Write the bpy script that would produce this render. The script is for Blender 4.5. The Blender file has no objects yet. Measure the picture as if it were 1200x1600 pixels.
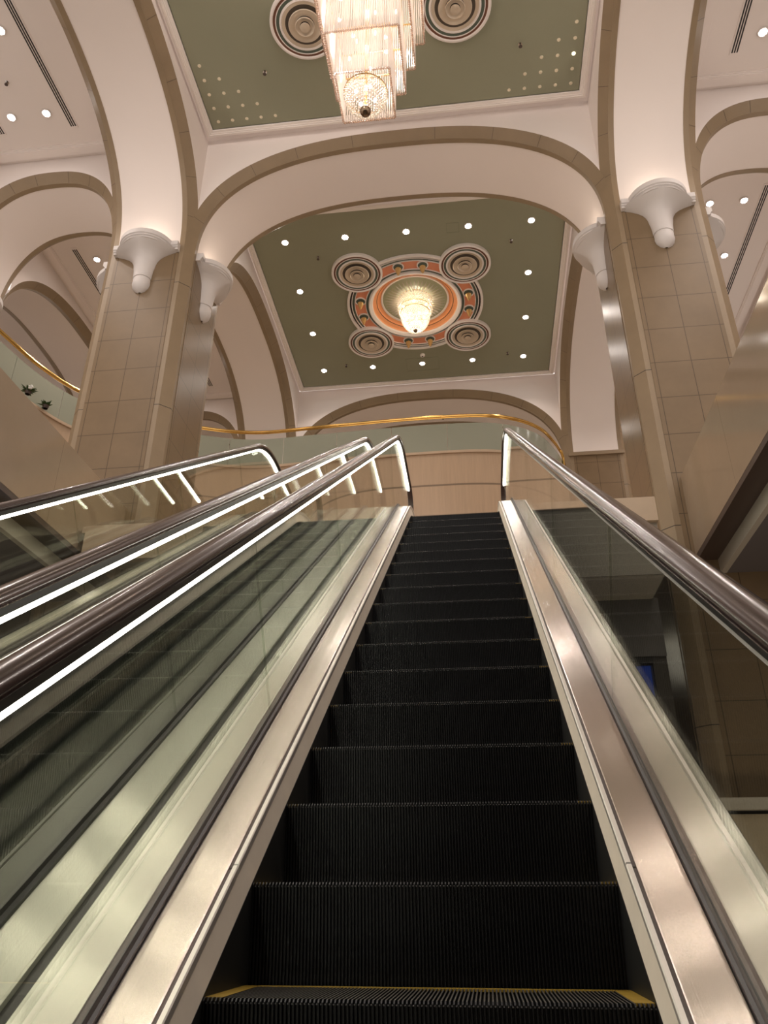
import bpy, math, random
from mathutils import Vector, Matrix
random.seed(4)
SC = bpy.context.scene
COL = SC.collection
PI = math.pi
rad = math.radians

# ------------------------------------------------------------------ materials
def srgb(r, g, b):
    f = lambda c: (c/255/12.92) if c/255 <= .04045 else ((c/255+.055)/1.055)**2.4
    return (f(r), f(g), f(b))

def new_mat(name):
    m = bpy.data.materials.new(name); m.use_nodes = True
    nt = m.node_tree
    return m, nt, nt.nodes['Principled BSDF'], nt.nodes['Material Output']

def N(nt, t, **kw):
    n = nt.nodes.new(t)
    for k, v in kw.items():
        if k in ('operation', 'blend_type', 'data_type', 'direction_type', 'uv_map', 'axis', 'feature', 'noise_dimensions', 'bands_direction', 'wave_type', 'use_clamp', 'interpolation_type'):
            setattr(n, k, v)
        else:
            n.inputs[k].default_value = v
    return n

def mathn(nt, op, a, b=None, c=None):
    n = nt.nodes.new('ShaderNodeMath'); n.operation = op
    for i, v in enumerate((a, b, c)):
        if v is None: continue
        if isinstance(v, (int, float)): n.inputs[i].default_value = v
        else: nt.links.new(v, n.inputs[i])
    return n.outputs[0]

def plain(name, col, rough=.6, metal=0., noise=0., nscale=6., bump=0., bscale=80., coat=0., spec=None, stretch=None):
    m, nt, p, out = new_mat(name)
    p.inputs['Base Color'].default_value = (*col, 1)
    p.inputs['Roughness'].default_value = rough
    p.inputs['Metallic'].default_value = metal
    if coat: p.inputs['Coat Weight'].default_value = coat; p.inputs['Coat Roughness'].default_value = .06
    if spec is not None: p.inputs['Specular IOR Level'].default_value = spec
    if noise or bump:
        tc = N(nt, 'ShaderNodeTexCoord'); src = tc.outputs['Object']
        if stretch:
            mp = N(nt, 'ShaderNodeMapping'); mp.inputs['Scale'].default_value = stretch
            nt.links.new(src, mp.inputs[0]); src = mp.outputs[0]
    if noise:
        nz = N(nt, 'ShaderNodeTexNoise', Scale=nscale, Detail=5., Roughness=.6)
        nt.links.new(src, nz.inputs['Vector'])
        mx = N(nt, 'ShaderNodeMix', data_type='RGBA')
        mx.inputs['A'].default_value = (*[c*(1-noise) for c in col], 1)
        mx.inputs['B'].default_value = (*[min(1, c*(1+noise)) for c in col], 1)
        nt.links.new(nz.outputs['Fac'], mx.inputs['Factor'])
        nt.links.new(mx.outputs['Result'], p.inputs['Base Color'])
    if bump:
        nb = N(nt, 'ShaderNodeTexNoise', Scale=bscale, Detail=2.)
        nt.links.new(src, nb.inputs['Vector'])
        b = N(nt, 'ShaderNodeBump', Strength=bump, Distance=.01)
        nt.links.new(nb.outputs['Fac'], b.inputs['Height'])
        nt.links.new(b.outputs[0], p.inputs['Normal'])
    return m

def emit(name, col, s):
    m, nt, p, out = new_mat(name)
    p.inputs['Base Color'].default_value = (*col, 1)
    p.inputs['Emission Color'].default_value = (*col, 1)
    p.inputs['Emission Strength'].default_value = s
    return m

def brushed(name, col, rough, aniso=.85, uvrot=0., hair=.5):
    m, nt, p, out = new_mat(name)
    p.inputs['Base Color'].default_value = (*col, 1)
    p.inputs['Metallic'].default_value = 1
    p.inputs['Roughness'].default_value = rough
    p.inputs['Anisotropic'].default_value = aniso
    p.inputs['Anisotropic Rotation'].default_value = uvrot + .25
    t = N(nt, 'ShaderNodeTangent', direction_type='UV_MAP', uv_map='UVMap')
    nt.links.new(t.outputs[0], p.inputs['Tangent'])
    if hair:      # hairline brushing along the length: every fine line leans a little to one side
        tc = N(nt, 'ShaderNodeTexCoord'); sp = N(nt, 'ShaderNodeSeparateXYZ'); nt.links.new(tc.outputs['Object'], sp.inputs[0])
        wn = nt.nodes.new('ShaderNodeTexWhiteNoise'); wn.noise_dimensions = '1D'
        nt.links.new(mathn(nt, 'FLOOR', mathn(nt, 'MULTIPLY', sp.outputs['X'], 14000.)), wn.inputs['W'])
        cx = N(nt, 'ShaderNodeCombineXYZ'); nt.links.new(mathn(nt, 'MULTIPLY_ADD', wn.outputs['Value'], hair, -hair/2), cx.inputs['X'])
        ge = N(nt, 'ShaderNodeNewGeometry'); va = nt.nodes.new('ShaderNodeVectorMath'); va.operation = 'ADD'
        nt.links.new(ge.outputs['Normal'], va.inputs[0]); nt.links.new(cx.outputs[0], va.inputs[1])
        vn = nt.nodes.new('ShaderNodeVectorMath'); vn.operation = 'NORMALIZE'; nt.links.new(va.outputs[0], vn.inputs[0])
        nt.links.new(vn.outputs[0], p.inputs['Normal'])
    return m

def tiles(name, col, pz, z0, px=0., x0=0., width=.009, joint=.35, rough=.35, noise=.12, axes='XZ', worldz=True, edge=None, streak=0., spec=None):
    """polished stone with grout joints every pz in height (world z) and px across (object axes)"""
    m, nt, p, out = new_mat(name)
    tc = N(nt, 'ShaderNodeTexCoord'); sep = N(nt, 'ShaderNodeSeparateXYZ')
    nt.links.new(tc.outputs['Object'], sep.inputs[0])
    geo = N(nt, 'ShaderNodeNewGeometry'); sepw = N(nt, 'ShaderNodeSeparateXYZ')
    nt.links.new(geo.outputs['Position'], sepw.inputs[0])
    def line(v, pitch, off, w):
        a = mathn(nt, 'ADD', v, -off + pitch*200.5)
        a = mathn(nt, 'MODULO', a, pitch)
        a = mathn(nt, 'ABSOLUTE', mathn(nt, 'ADD', a, -pitch/2))
        return mathn(nt, 'LESS_THAN', a, w/2), None
    masks = []
    if pz:
        a = mathn(nt, 'ADD', sepw.outputs['Z'], -z0 + pz*200 + pz/2)
        a = mathn(nt, 'MODULO', a, pz)
        masks.append(mathn(nt, 'LESS_THAN', mathn(nt, 'ABSOLUTE', mathn(nt, 'ADD', a, -pz/2)), width/2))
    if px:
        for ax in axes.replace('Z', ''):
            a = mathn(nt, 'ADD', sep.outputs[ax], -x0 + px*200 + px/2)
            a = mathn(nt, 'MODULO', a, px)
            masks.append(mathn(nt, 'LESS_THAN', mathn(nt, 'ABSOLUTE', mathn(nt, 'ADD', a, -px/2)), width/2))
    k = masks[0]
    for q in masks[1:]: k = mathn(nt, 'MAXIMUM', k, q)
    nz = N(nt, 'ShaderNodeTexNoise', Scale=2.2, Detail=7., Roughness=.62)
    if streak:
        mp = N(nt, 'ShaderNodeMapping'); mp.inputs['Scale'].default_value = (9, 9, streak)
        nt.links.new(tc.outputs['Object'], mp.inputs[0]); nt.links.new(mp.outputs[0], nz.inputs['Vector'])
    else:
        nt.links.new(tc.outputs['Object'], nz.inputs['Vector'])
    mx = N(nt, 'ShaderNodeMix', data_type='RGBA')
    mx.inputs['A'].default_value = (*[c*(1-noise) for c in col], 1)
    mx.inputs['B'].default_value = (*[c*(1+noise) for c in col], 1)
    nt.links.new(nz.outputs['Fac'], mx.inputs['Factor'])
    m2 = N(nt, 'ShaderNodeMix', data_type='RGBA')
    m2.inputs['B'].default_value = (*[c*joint for c in col], 1)
    nt.links.new(mx.outputs['Result'], m2.inputs['A']); nt.links.new(k, m2.inputs['Factor'])
    nt.links.new(m2.outputs['Result'], p.inputs['Base Color'])
    p.inputs['Roughness'].default_value = rough
    if spec is not None: p.inputs['Specular IOR Level'].default_value = spec
    return m

def glassmat(name, tint, ior=1.5, rough=0., refl=1.):
    """architectural glass: Fresnel mirror over a tinted pass-through, no refraction shift"""
    m, nt, p, out = new_mat(name)
    nt.nodes.remove(p)
    tr = N(nt, 'ShaderNodeBsdfTransparent'); tr.inputs[0].default_value = (*tint, 1)
    gl = N(nt, 'ShaderNodeBsdfGlossy'); gl.inputs['Roughness'].default_value = rough
    gl.inputs['Color'].default_value = (refl, refl, refl, 1)
    fr = N(nt, 'ShaderNodeFresnel', IOR=ior)
    ge = N(nt, 'ShaderNodeNewGeometry')   # leaving a pane must not turn into total reflection
    nt.links.new(mathn(nt, 'MULTIPLY_ADD', ge.outputs['Backfacing'], 1/ior-ior, ior), fr.inputs['IOR'])
    mx = N(nt, 'ShaderNodeMixShader')
    nt.links.new(fr.outputs[0], mx.inputs[0]); nt.links.new(tr.outputs[0], mx.inputs[1]); nt.links.new(gl.outputs[0], mx.inputs[2])
    nt.links.new(mx.outputs[0], out.inputs[0])
    return m

def crystal(name, col, trans=.3, gloss=.25):
    m, nt, p, out = new_mat(name)
    nt.nodes.remove(p)
    tl = N(nt, 'ShaderNodeBsdfTranslucent'); tl.inputs[0].default_value = (*col, 1)
    df = N(nt, 'ShaderNodeBsdfDiffuse'); df.inputs[0].default_value = (*col, 1)
    tr = N(nt, 'ShaderNodeBsdfTransparent')
    gl = N(nt, 'ShaderNodeBsdfGlossy'); gl.inputs['Roughness'].default_value = .12
    a = N(nt, 'ShaderNodeMixShader'); a.inputs[0].default_value = .35
    nt.links.new(tl.outputs[0], a.inputs[1]); nt.links.new(df.outputs[0], a.inputs[2])
    b = N(nt, 'ShaderNodeMixShader'); b.inputs[0].default_value = gloss
    nt.links.new(a.outputs[0], b.inputs[1]); nt.links.new(gl.outputs[0], b.inputs[2])
    c = N(nt, 'ShaderNodeMixShader'); c.inputs[0].default_value = trans
    nt.links.new(b.outputs[0], c.inputs[1]); nt.links.new(tr.outputs[0], c.inputs[2])
    nt.links.new(c.outputs[0], out.inputs[0])
    return m

M = {}
M['white'] = plain('white_paint', (.84, .765, .725), .75, noise=.02, nscale=1.2)
M['white_trim'] = plain('white_moulding_paint', (.90, .84, .80), .55)
M['capital'] = plain('white_plaster', (.68, .635, .61), .6)
M['green'] = plain('green_ceiling_paint', (.305, .312, .22), .55, noise=.05, nscale=.9)
M['greenband'] = plain('dark_green_band_paint', (.10, .13, .10), .5)
M['brown_ring'] = plain('brown_band_paint', (.16, .06, .03), .5)
M['dark_ring'] = plain('dark_brown_band_paint', (.045, .022, .018), .5)
M['orange'] = plain('orange_paint', (.78, .30, .165), .55, noise=.08, nscale=4)
M['orange_light'] = plain('pale_orange_paint', (.92, .44, .21), .5)
M['greendisc'] = plain('pale_green_disc', (.36, .38, .25), .35)
M['stone'] = plain('brown_trim_stone', (.275, .20, .122), .42, noise=.16, nscale=2.6)
M['tile'] = tiles('brown_column_tiles', (.205, .141, .081), .6, 9.36, .5, 0, width=.010, joint=.42, rough=.33, axes='X', noise=.2, spec=.3)
M['tile_side'] = tiles('brown_column_tiles_side', (.205, .141, .081), .6, 9.36, .5, 0, width=.010, joint=.42, rough=.3, axes='Y', noise=.18)
M['marble'] = tiles('polished_beige_marble', (.36, .272, .19), 0, 0, 3.1, .4, width=.006, joint=.6, rough=.09, axes='Y', noise=.10)
M['ledge_marble'] = plain('beige_ledge_marble', (.52, .42, .29), .2, noise=.2, nscale=4)
M['balcony'] = tiles('pinkish_beige_stone', (.51, .37, .25), .84, 8.33, 0, 0, width=.045, joint=.45, rough=.3, noise=.16, streak=.5)
M['slab_stone'] = plain('landing_edge_stone', (.52, .39, .27), .4, noise=.08)
M['soffit_grey'] = plain('grey_soffit_paint', (.46, .43, .36), .7)
M['soffit_pale'] = plain('pale_soffit_paint', (.56, .50, .41), .7)
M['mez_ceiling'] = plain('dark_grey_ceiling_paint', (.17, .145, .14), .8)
M['bronze'] = plain('dark_bronze_band', (.075, .05, .04), .4)
M['floor'] = plain('lower_floor_marble', (.34, .28, .21), .25, noise=.15)
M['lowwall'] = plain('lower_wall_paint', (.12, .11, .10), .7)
M['blue'] = emit('blue_screen', (.004, .022, .16), .5)
M['black_step'] = plain('black_step_metal', (.004, .004, .0045), .4, noise=.3, nscale=30, spec=.35)
M['yellow'] = plain('yellow_marking_paint', (.34, .215, .025), .55, noise=.3, nscale=25)
M['skirt'] = plain('brushed_skirt_steel', (.90, .79, .67), .42, metal=.0, noise=.12, nscale=7)
M['deck'] = brushed('brushed_deck_steel', (.67, .59, .555), .215, .95, hair=.42)
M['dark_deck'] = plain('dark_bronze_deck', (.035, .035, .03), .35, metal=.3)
M['outer_deck'] = brushed('brushed_outer_deck_steel', (.69, .68, .60), .22, .95, hair=.42)
M['outer_deck'].node_tree.nodes['Principled BSDF'].inputs['Metallic'].default_value = .55
M['dark_skirt'] = plain('black_skirt', (.012, .012, .012), .5)
M['trim_steel'] = plain('bright_trim_steel', (.80, .75, .71), .38, metal=.6)
M['chrome'] = plain('chrome', (.70, .68, .66), .12, metal=1)
M['gasket'] = plain('black_gasket', (.014, .012, .012), .35)
M['grey_profile'] = plain('grey_profile', (.13, .115, .11), .35, metal=.6)
M['rubber'] = plain('brown_handrail_rubber', (.042, .025, .023), .2, coat=.08)
M['clad'] = plain('truss_cladding', (.20, .19, .17), .5, metal=.6)
M['glass'] = glassmat('greenish_glass', (.88, .90, .86))
M['rail_glass'] = plain('frosted_balcony_glass', (.40, .42, .34), .12)
_nt = M['rail_glass'].node_tree; _p = _nt.nodes['Principled BSDF']; _o = _nt.nodes['Material Output']
_t = N(_nt, 'ShaderNodeBsdfTransparent'); _t.inputs[0].default_value = (.8, .86, .8, 1)
_m = N(_nt, 'ShaderNodeMixShader'); _m.inputs[0].default_value = .22
_nt.links.new(_p.outputs[0], _m.inputs[1]); _nt.links.new(_t.outputs[0], _m.inputs[2]); _nt.links.new(_m.outputs[0], _o.inputs[0])
M['brass'] = plain('polished_brass', (.78, .50, .16), .16, metal=1)
M['gold'] = plain('gold_shade', (.75, .50, .22), .3, metal=1)
M['bronze_ball'] = plain('bronze_ball', (.25, .18, .12), .2, metal=1)
M['diffuser'] = plain('tan_metal_diffuser', (.68, .58, .46), .35, metal=.35)
M['throat'] = plain('dim_throat', (.085, .066, .048), .6)
M['slot'] = plain('dark_slot', (.02, .016, .014), .6)
M['led'] = emit('led_strip', (1., .95, .82), 13.)
M['led_dim'] = plain('unlit_led_strip', (.75, .73, .68), .25)
M['lamp'] = emit('downlight_lens', (1., .95, .92), 60.)
M['dot'] = plain('pale_dot_lamp', (.86, .78, .60), .3, metal=.2)
M['dot_lit'] = emit('lit_dot_lamp', (1., .86, .6), 3.)
M['bulb'] = emit('chandelier_bulb', (1., .86, .70), 13.)
M['crystal'] = crystal('crystal_rod', (.97, .91, .86), .20, .18)
M['rim_bead'] = crystal('rim_bead', (.72, .50, .36), .35, .3)
M['bead'] = crystal('crystal_bead', (.97, .90, .80), .25, .3)
M['leaf'] = plain('green_leaf', (.05, .10, .03), .5)
M['petal'] = plain('white_petal', (.8, .8, .76), .5)
M['dark_fabric'] = plain('dark_fabric', (.03, .03, .03), .8)
M['card'] = plain('white_card', (.75, .70, .64), .6)

# ------------------------------------------------------------------ mesh helpers
class MB:
    def __init__(s): s.v = []; s.f = []; s.uv = []
    def add(s, vs, fs, uvs=None):
        b = len(s.v); s.v += [tuple(v) for v in vs]
        for f in fs: s.f.append(tuple(b+i for i in f))
        s.uv += uvs if uvs else [(0, 0)]*len(vs)
        return s
    def box(s, x0, x1, y0, y1, z0, z1):
        vs = [(x, y, z) for z in (z0, z1) for y in (y0, y1) for x in (x0, x1)]
        return s.add(vs, [(0, 2, 3, 1), (4, 5, 7, 6), (0, 1, 5, 4), (2, 6, 7, 3), (0, 4, 6, 2), (1, 3, 7, 5)])
    def prism(s, pts, z0, z1, caps=True):
        n = len(pts)
        vs = [(x, y, z0) for x, y in pts] + [(x, y, z1) for x, y in pts]
        fs = [(i, (i+1) % n, n+(i+1) % n, n+i) for i in range(n)]
        if caps: fs += [tuple(range(n-1, -1, -1)), tuple(range(n, 2*n))]
        return s.add(vs, fs)
    def grid(s, rows, closed_u=False, closed_v=False, uvs=None):
        """rows: list of equal-length point lists"""
        R, C = len(rows), len(rows[0])
        vs = [p for r in rows for p in r]; fs = []
        for i in range(R if closed_u else R-1):
            for j in range(C if closed_v else C-1):
                a = i*C+j; b = i*C+(j+1) % C; c = ((i+1) % R)*C+(j+1) % C; d = ((i+1) % R)*C+j
                fs.append((a, b, c, d))
        return s.add(vs, fs, uvs)
    def lathe(s, prof, c=(0, 0, 0), n=32, a0=0., a1=2*PI):
        full = abs(a1-a0-2*PI) < 1e-6
        k = n if full else n+1
        rows = []
        for i in range(k):
            a = a0+(a1-a0)*i/n
            rows.append([(c[0]+r*math.cos(a), c[1]+r*math.sin(a), c[2]+z) for r, z in prof])
        return s.grid(rows, closed_u=full)
    def tube(s, pts, r, n=8, caps=True):
        pts = [Vector(p) for p in pts]; rows = []
        for i, p in enumerate(pts):
            t = (pts[min(i+1, len(pts)-1)]-pts[max(i-1, 0)]).normalized()
            up = Vector((0, 0, 1)) if abs(t.z) < .95 else Vector((1, 0, 0))
            a = t.cross(up).normalized(); b = a.cross(t).normalized()
            rows.append([tuple(p+r*(math.cos(2*PI*k/n)*a+math.sin(2*PI*k/n)*b)) for k in range(n)])
        base = len(s.v)
        s.grid(rows, closed_v=True)
        if caps:
            s.f.append(tuple(base+k for k in range(n-1, -1, -1)))
            e = base+(len(rows)-1)*n
            s.f.append(tuple(e+k for k in range(n)))
        return s
    def ball(s, c, r, n=8, m=6, sz=1.):
        return s.lathe([(r*math.sin(PI*i/m), -r*sz*math.cos(PI*i/m)) for i in range(m+1)], c, n)
    def build(s, name, mat, parent=None, smooth=False, angle=None, loc=None):
        me = bpy.data.meshes.new(name)
        off = Vector((0, 0, 0))
        if parent is not None:
            off = wloc(parent)
        if loc is not None: off = Vector(loc)
        me.from_pydata([tuple(Vector(v)-off) for v in s.v], [], s.f)
        me.update()
        uvl = me.uv_layers.new(name='UVMap')
        for l in me.loops: uvl.data[l.index].uv = s.uv[l.vertex_index]
        for mt in (mat if isinstance(mat, (list, tuple)) else [mat]): me.materials.append(mt)
        if smooth:
            me.polygons.foreach_set('use_smooth', [True]*len(me.polygons))
            me.set_sharp_from_angle(angle=rad(angle or 35))
        o = bpy.data.objects.new(name, me); COL.objects.link(o)
        if parent is not None:
            o.parent = parent
            if loc is not None: o.location = Vector(loc)-wloc(parent)
        elif loc is not None: o.location = loc
        return o

def wloc(o):
    v = Vector((0, 0, 0))
    while o is not None: v += o.location; o = o.parent
    return v

def tag(o, label, cat, group=None, kind=None):
    o['label'] = label; o['category'] = cat
    if group: o['group'] = group
    if kind: o['kind'] = kind
    return o
def thing(name, loc, label, cat, group=None, kind=None):
    o = bpy.data.objects.new(name, None); COL.objects.link(o); o.location = loc
    o.empty_display_size = .1
    return tag(o, label, cat, group, kind)
def copy_tree(o, parent=None):
    c = o.copy(); COL.objects.link(c)
    if parent is not None: c.parent = parent
    for ch in list(o.children): copy_tree(ch, c)
    return c

def light(kind, loc, energy, color=(1, .86, .76), radius=.08, rot=None, spot=None, blend=.6):
    d = bpy.data.lights.new(kind.lower()+'_light', kind); d.energy = energy; d.color = color
    d.shadow_soft_size = radius
    if spot: d.spot_size = rad(spot); d.spot_blend = blend
    o = bpy.data.objects.new(d.name, d); COL.objects.link(o); o.location = loc
    if rot: o.rotation_euler = rot
    return o
WARM = (1., .88, .80)

# ------------------------------------------------------------------ the place (camera at the origin; x right, y along the escalator, z up)
XC = -.987                      # axis of the hall
CX = (XC-4.222, XC+4.222)       # inner column rows
OX = (XC-8.64, XC+8.64)         # outer column rows
CY = (2.21, 10.09, 17.97)       # column lines across the hall
H = .78; CH = .14; ST = .09     # half column, chamfer, trim strip on the soffit
ZS, ZC, ZF = 10.0, 12.67, -2.75 # springing, ceiling, lower floor
LAND = 4.25
TA = math.tan(rad(35.4)); CA = math.cos(rad(35.4))

# ------------------------------------------------------------------ columns
def capital(parent, cx, cy, ax, sgn):
    """half-round corbel with a rounded tip; ax: 'x' or 'y' face normal, sgn its sign"""
    def P(u, d, z):
        return (cx+u, cy+sgn*(H+d), z) if ax == 'y' else (cx+sgn*(H+d), cy+u, z)
    mb = MB()
    levels = [(.03, .03, 9.11, 2), (.09, .09, 9.14, 2), (.135, .135, 9.2, 2), (.152, .152, 9.27, 2), (.147, .147, 9.33, 2), (.150, .150, 9.36, 2),
              (.150, .150, 9.372, 2), (.142, .142, 9.376, 2), (.142, .142, 9.386, 2), (.156, .156, 9.39, 2), (.160, .160, 9.47, 2), (.168, .166, 9.56, 2), (.184, .178, 9.64, 1.8),
              (.194, .190, 9.71, 1.8), (.215, .212, 9.77, 1.7), (.25, .248, 9.825, 1.55), (.31, .30, 9.875, 1.45), (.40, .36, 9.92, 1.4), (.50, .41, 9.955, 1.45), (.555, .435, 9.985, 1.55)]
    rows = []
    for w, D, z, p in levels:
        row = []
        for k in range(33):
            cs, sn = math.cos(PI*k/32), math.sin(PI*k/32)
            row.append(P(w*math.copysign(abs(cs)**(2/p), cs), D*max(sn, 0)**(2/p), z))
        rows.append(row)
    mb.grid(rows)
    # plate: half round in the middle, short straight wings on both sides, stepped profile
    def outline(e):
        pts = [(-.568, 0), (-.568, .10+e), (-.47-e*.5, .10+e)]
        for k in range(25):
            a = PI - PI*(k+1)/26
            x, y = (.445+e)*math.cos(a), (.44+e)*math.sin(a)
            pts.append((x, max(y, .10+e)))
        return pts + [(.47+e*.5, .10+e), (.568, .10+e), (.568, 0)]
    prev = None
    lv = [(-.02, 9.97), (-.02, 10.0), (.0, 10.012), (.0, 10.03), (.02, 10.045), (.02, 10.13)]
    mb.grid([[P(x, y, z) for x, y in outline(e)] for e, z in lv])
    o = outline(.02); n = len(o)
    mb.add([P(x, y, 10.13) for x, y in o], [tuple(range(n))])
    o = outline(-.02)
    mb.add([P(x, y, 9.97) for x, y in o], [tuple(range(n))])
    c = mb.build('capital', M['capital'], parent, smooth=True, angle=30)
    return c

def column(cx, cy, label, caps='', zb=ZF, ledge=False, top=ZS):
    r = thing('column', (cx, cy, zb), label, 'column', 'stone clad columns of the hall', 'structure')
    a, b = H, H-CH
    pts = [(-b, -a), (b, -a), (a, -b), (a, b), (b, a), (-b, a), (-a, b), (-a, -b)]
    sh = MB().prism([(cx+x, cy+y) for x, y in pts], zb, top).build('shaft', M['stone'], r)
    # joints across the chamfered corners
    j = MB()
    for z in (6.85, 9.3, 4.4, 1.9):
        j.prism([(cx+x*1.0008, cy+y*1.0008) for x, y in pts], z-.005, z+.005, caps=False)
    j.build('shaft_joint', M['slot'], sh)
    hp = H-CH-ST+.01
    for ax, s in (('y', -1), ('y', 1), ('x', -1), ('x', 1)):
        m = MB(); e = M['tile'] if ax == 'y' else M['tile_side']
        if ax == 'y': m.box(cx-hp, cx+hp, *sorted((cy+s*(H-.03), cy+s*(H+.008))), zb, top)
        else: m.box(*sorted((cx+s*(H-.03), cx+s*(H+.008))), cy-hp, cy+hp, zb, top)
        m.build('tile_panel', e, r)
    for c in caps.split():
        capital(r, cx, cy, c[0], -1 if c[1] == '-' else 1)
    if ledge:
        MB().box(cx-H+.1, cx+H-.1, cy-H-.05, cy-H, 10.16, 10.26).build('ledge', M['stone'], r)
    return r

column(CX[0], CY[1], 'tan stone column with two white corbel capitals beside the left escalator', 'y- x+ x- y+')
column(CX[1], CY[1], 'tan stone column with white capitals rising past the right handrail', 'y- x- x+ y+')
column(CX[0], CY[2], 'distant stone column behind the curved brass rail, left of the far arch', '', 4.1, True, 10.2)
column(CX[1], CY[2], 'distant stone column with a ledge where the curved brass rail ends', '', 4.1, True, 10.2)
column(OX[0], CY[1], 'outer stone column behind the left aisle, by the glass balcony', 'x+', 4.1)
column(OX[1], CY[1], 'outer stone column behind the right aisle', 'x-', 4.1)
column(OX[0], CY[2], 'far outer stone column at the end of the left aisle', '', 4.1)
column(OX[1], CY[2], 'far outer stone column at the end of the right aisle', '', 4.1)

# ------------------------------------------------------------------ arches
def arch(axis, c, half, apex, w0, w1, label, ztop=ZC+.06, zs=ZS):
    """axis 'x': spans along x, its thickness runs from y=w0 to y=w1; axis 'y' the other way round"""
    n = 2.5; rise = apex-zs; K = 64
    prof = []
    for i in range(K+1):
        t = PI*i/K
        cs, sn = math.cos(t), math.sin(t)
        d = half*math.copysign(abs(cs)**(2/n), cs); z = zs+rise*abs(sn)**(2/n)
        prof.append((d, z))
    outer = []
    for i, (d, z) in enumerate(prof):
        a, b = prof[max(i-1, 0)], prof[min(i+1, K)]
        tx, tz = b[0]-a[0], b[1]-a[1]; L = math.hypot(tx, tz)
        nx, nz = (tz/L, -tx/L) if L else (1, 0)
        if i in (0, K): nx, nz = (1 if d > 0 else -1), 0
        if nz < 0: nz = 0
        outer.append((d+CH*nx, z+CH*nz))
    P = (lambda d, w, z: (c+d, w, z)) if axis == 'x' else (lambda d, w, z: (w, c+d, z))
    base = (c, (w0+w1)/2, zs) if axis == 'x' else ((w0+w1)/2, c, zs)
    r = thing('arch', base, label, 'arch', 'round arches of the hall', 'structure')
    e = CH+ST
    MB().grid([[P(d, w0+e, z), P(d, w1-e, z)] for d, z in prof]).build('soffit', M['white'], r, smooth=True)
    for s, w in ((1, w0), (-1, w1)):
        m = MB()
        m.grid([[P(do, w, zo), P(d, w+s*CH, z)] for (do, zo), (d, z) in zip(outer, prof)])
        m.grid([[P(d, w+s*CH, z-.012), P(d, w+s*e, z-.012)] for d, z in prof])
        m.grid([[P(d, w+s*CH, z), P(d, w+s*CH, z-.012)] for d, z in prof])
        m.grid([[P(d, w+s*e, z), P(d, w+s*e, z-.012)] for d, z in prof])
        t = m.build('stone_trim', M['stone'], r, smooth=True, angle=25)
        jm = MB()
        for i in range(5, K, 6):
            (d, z), (do, zo) = prof[i], outer[i]
            (d2, z2) = prof[i+1]; L = math.hypot(d2-d, z2-z) or 1
            q = .006/L; ex, ez = (d2-d)*q, (z2-z)*q
            o_ = .002
            jm.add([P(do, w-s*o_, zo-o_), P(d, w+s*(CH-o_), z-.004), P(d+ex, w+s*(CH-o_), z+ez-.004), P(do+ex, w-s*o_, zo+ez-o_)], [(0, 1, 2, 3)])
        jm.build('trim_joint', M['bronze'], t)
        m = MB()
        pts = [(do, zo) for do, zo in outer if abs(do) <= half]
        rows = [[P(do, w, zo), P(do, w, ztop)] for do, zo in pts]
        # reach the neighbouring wall at both ends
        def cut(sign):
            for i in range(K):
                a, b = outer[i], outer[i+1]
                if (a[0]-sign*half)*(b[0]-sign*half) < 0:
                    q = (sign*half-a[0])/(b[0]-a[0]); return (sign*half, a[1]+q*(b[1]-a[1]))
        A, B = cut(1), cut(-1)
        if A: rows.insert(0, [P(A[0], w, A[1]), P(A[0], w, ztop)])
        if B: rows.append([P(B[0], w, B[1]), P(B[0], w, ztop)])
        m.grid(rows).build('spandrel', M['white'], r)
    return r

hx = (CX[1]-CX[0])/2-H
hy = (CY[1]-CY[0])/2-H
AX = ((OX[0]+CX[0])/2, (OX[1]+CX[1])/2)
ha = (CX[0]-OX[0])/2-H
y1 = (CY[1]-H, CY[1]+H); y2 = (CY[2]-H, CY[2]+H)
arch('x', XC, hx, 12.36, *y1, 'wide white arch with tan stone edging between the two capital topped columns')
arch('x', XC, hx, 12.34, *y2, 'far wide arch above the curved brass balcony rail')
arch('x', AX[0], ha, 12.19, *y1, 'narrow white arch across the left aisle, below its downlights')
arch('x', AX[1], ha, 12.19, *y1, 'narrow white arch across the right aisle, below its downlights')
arch('x', AX[0], ha, 12.19, *y2, 'far narrow arch at the end of the left aisle')
arch('x', AX[1], ha, 12.19, *y2, 'far narrow arch at the end of the right aisle')
yb = ((CY[0]+CY[1])/2, (CY[1]+CY[2])/2)
for i, nm in ((0, 'left'), (1, 'right')):
    xs = (CX[i]-H, CX[i]+H); xo = (OX[i]-H, OX[i]+H)
    arch('y', yb[0], hy, 12.36, *xs, 'white arch running overhead from the top of the photo down to the %s column' % nm)
    arch('y', yb[1], hy, 12.36, *xs, 'white arch beyond the %s column, along the edge of the far green ceiling' % nm)
    arch('y', yb[0], hy, 12.36, *xo, 'outer aisle arch on the %s, nearer bay' % nm)
    arch('y', yb[1], hy, 12.36, *xo, 'outer aisle arch on the %s, farther bay' % nm)

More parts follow.
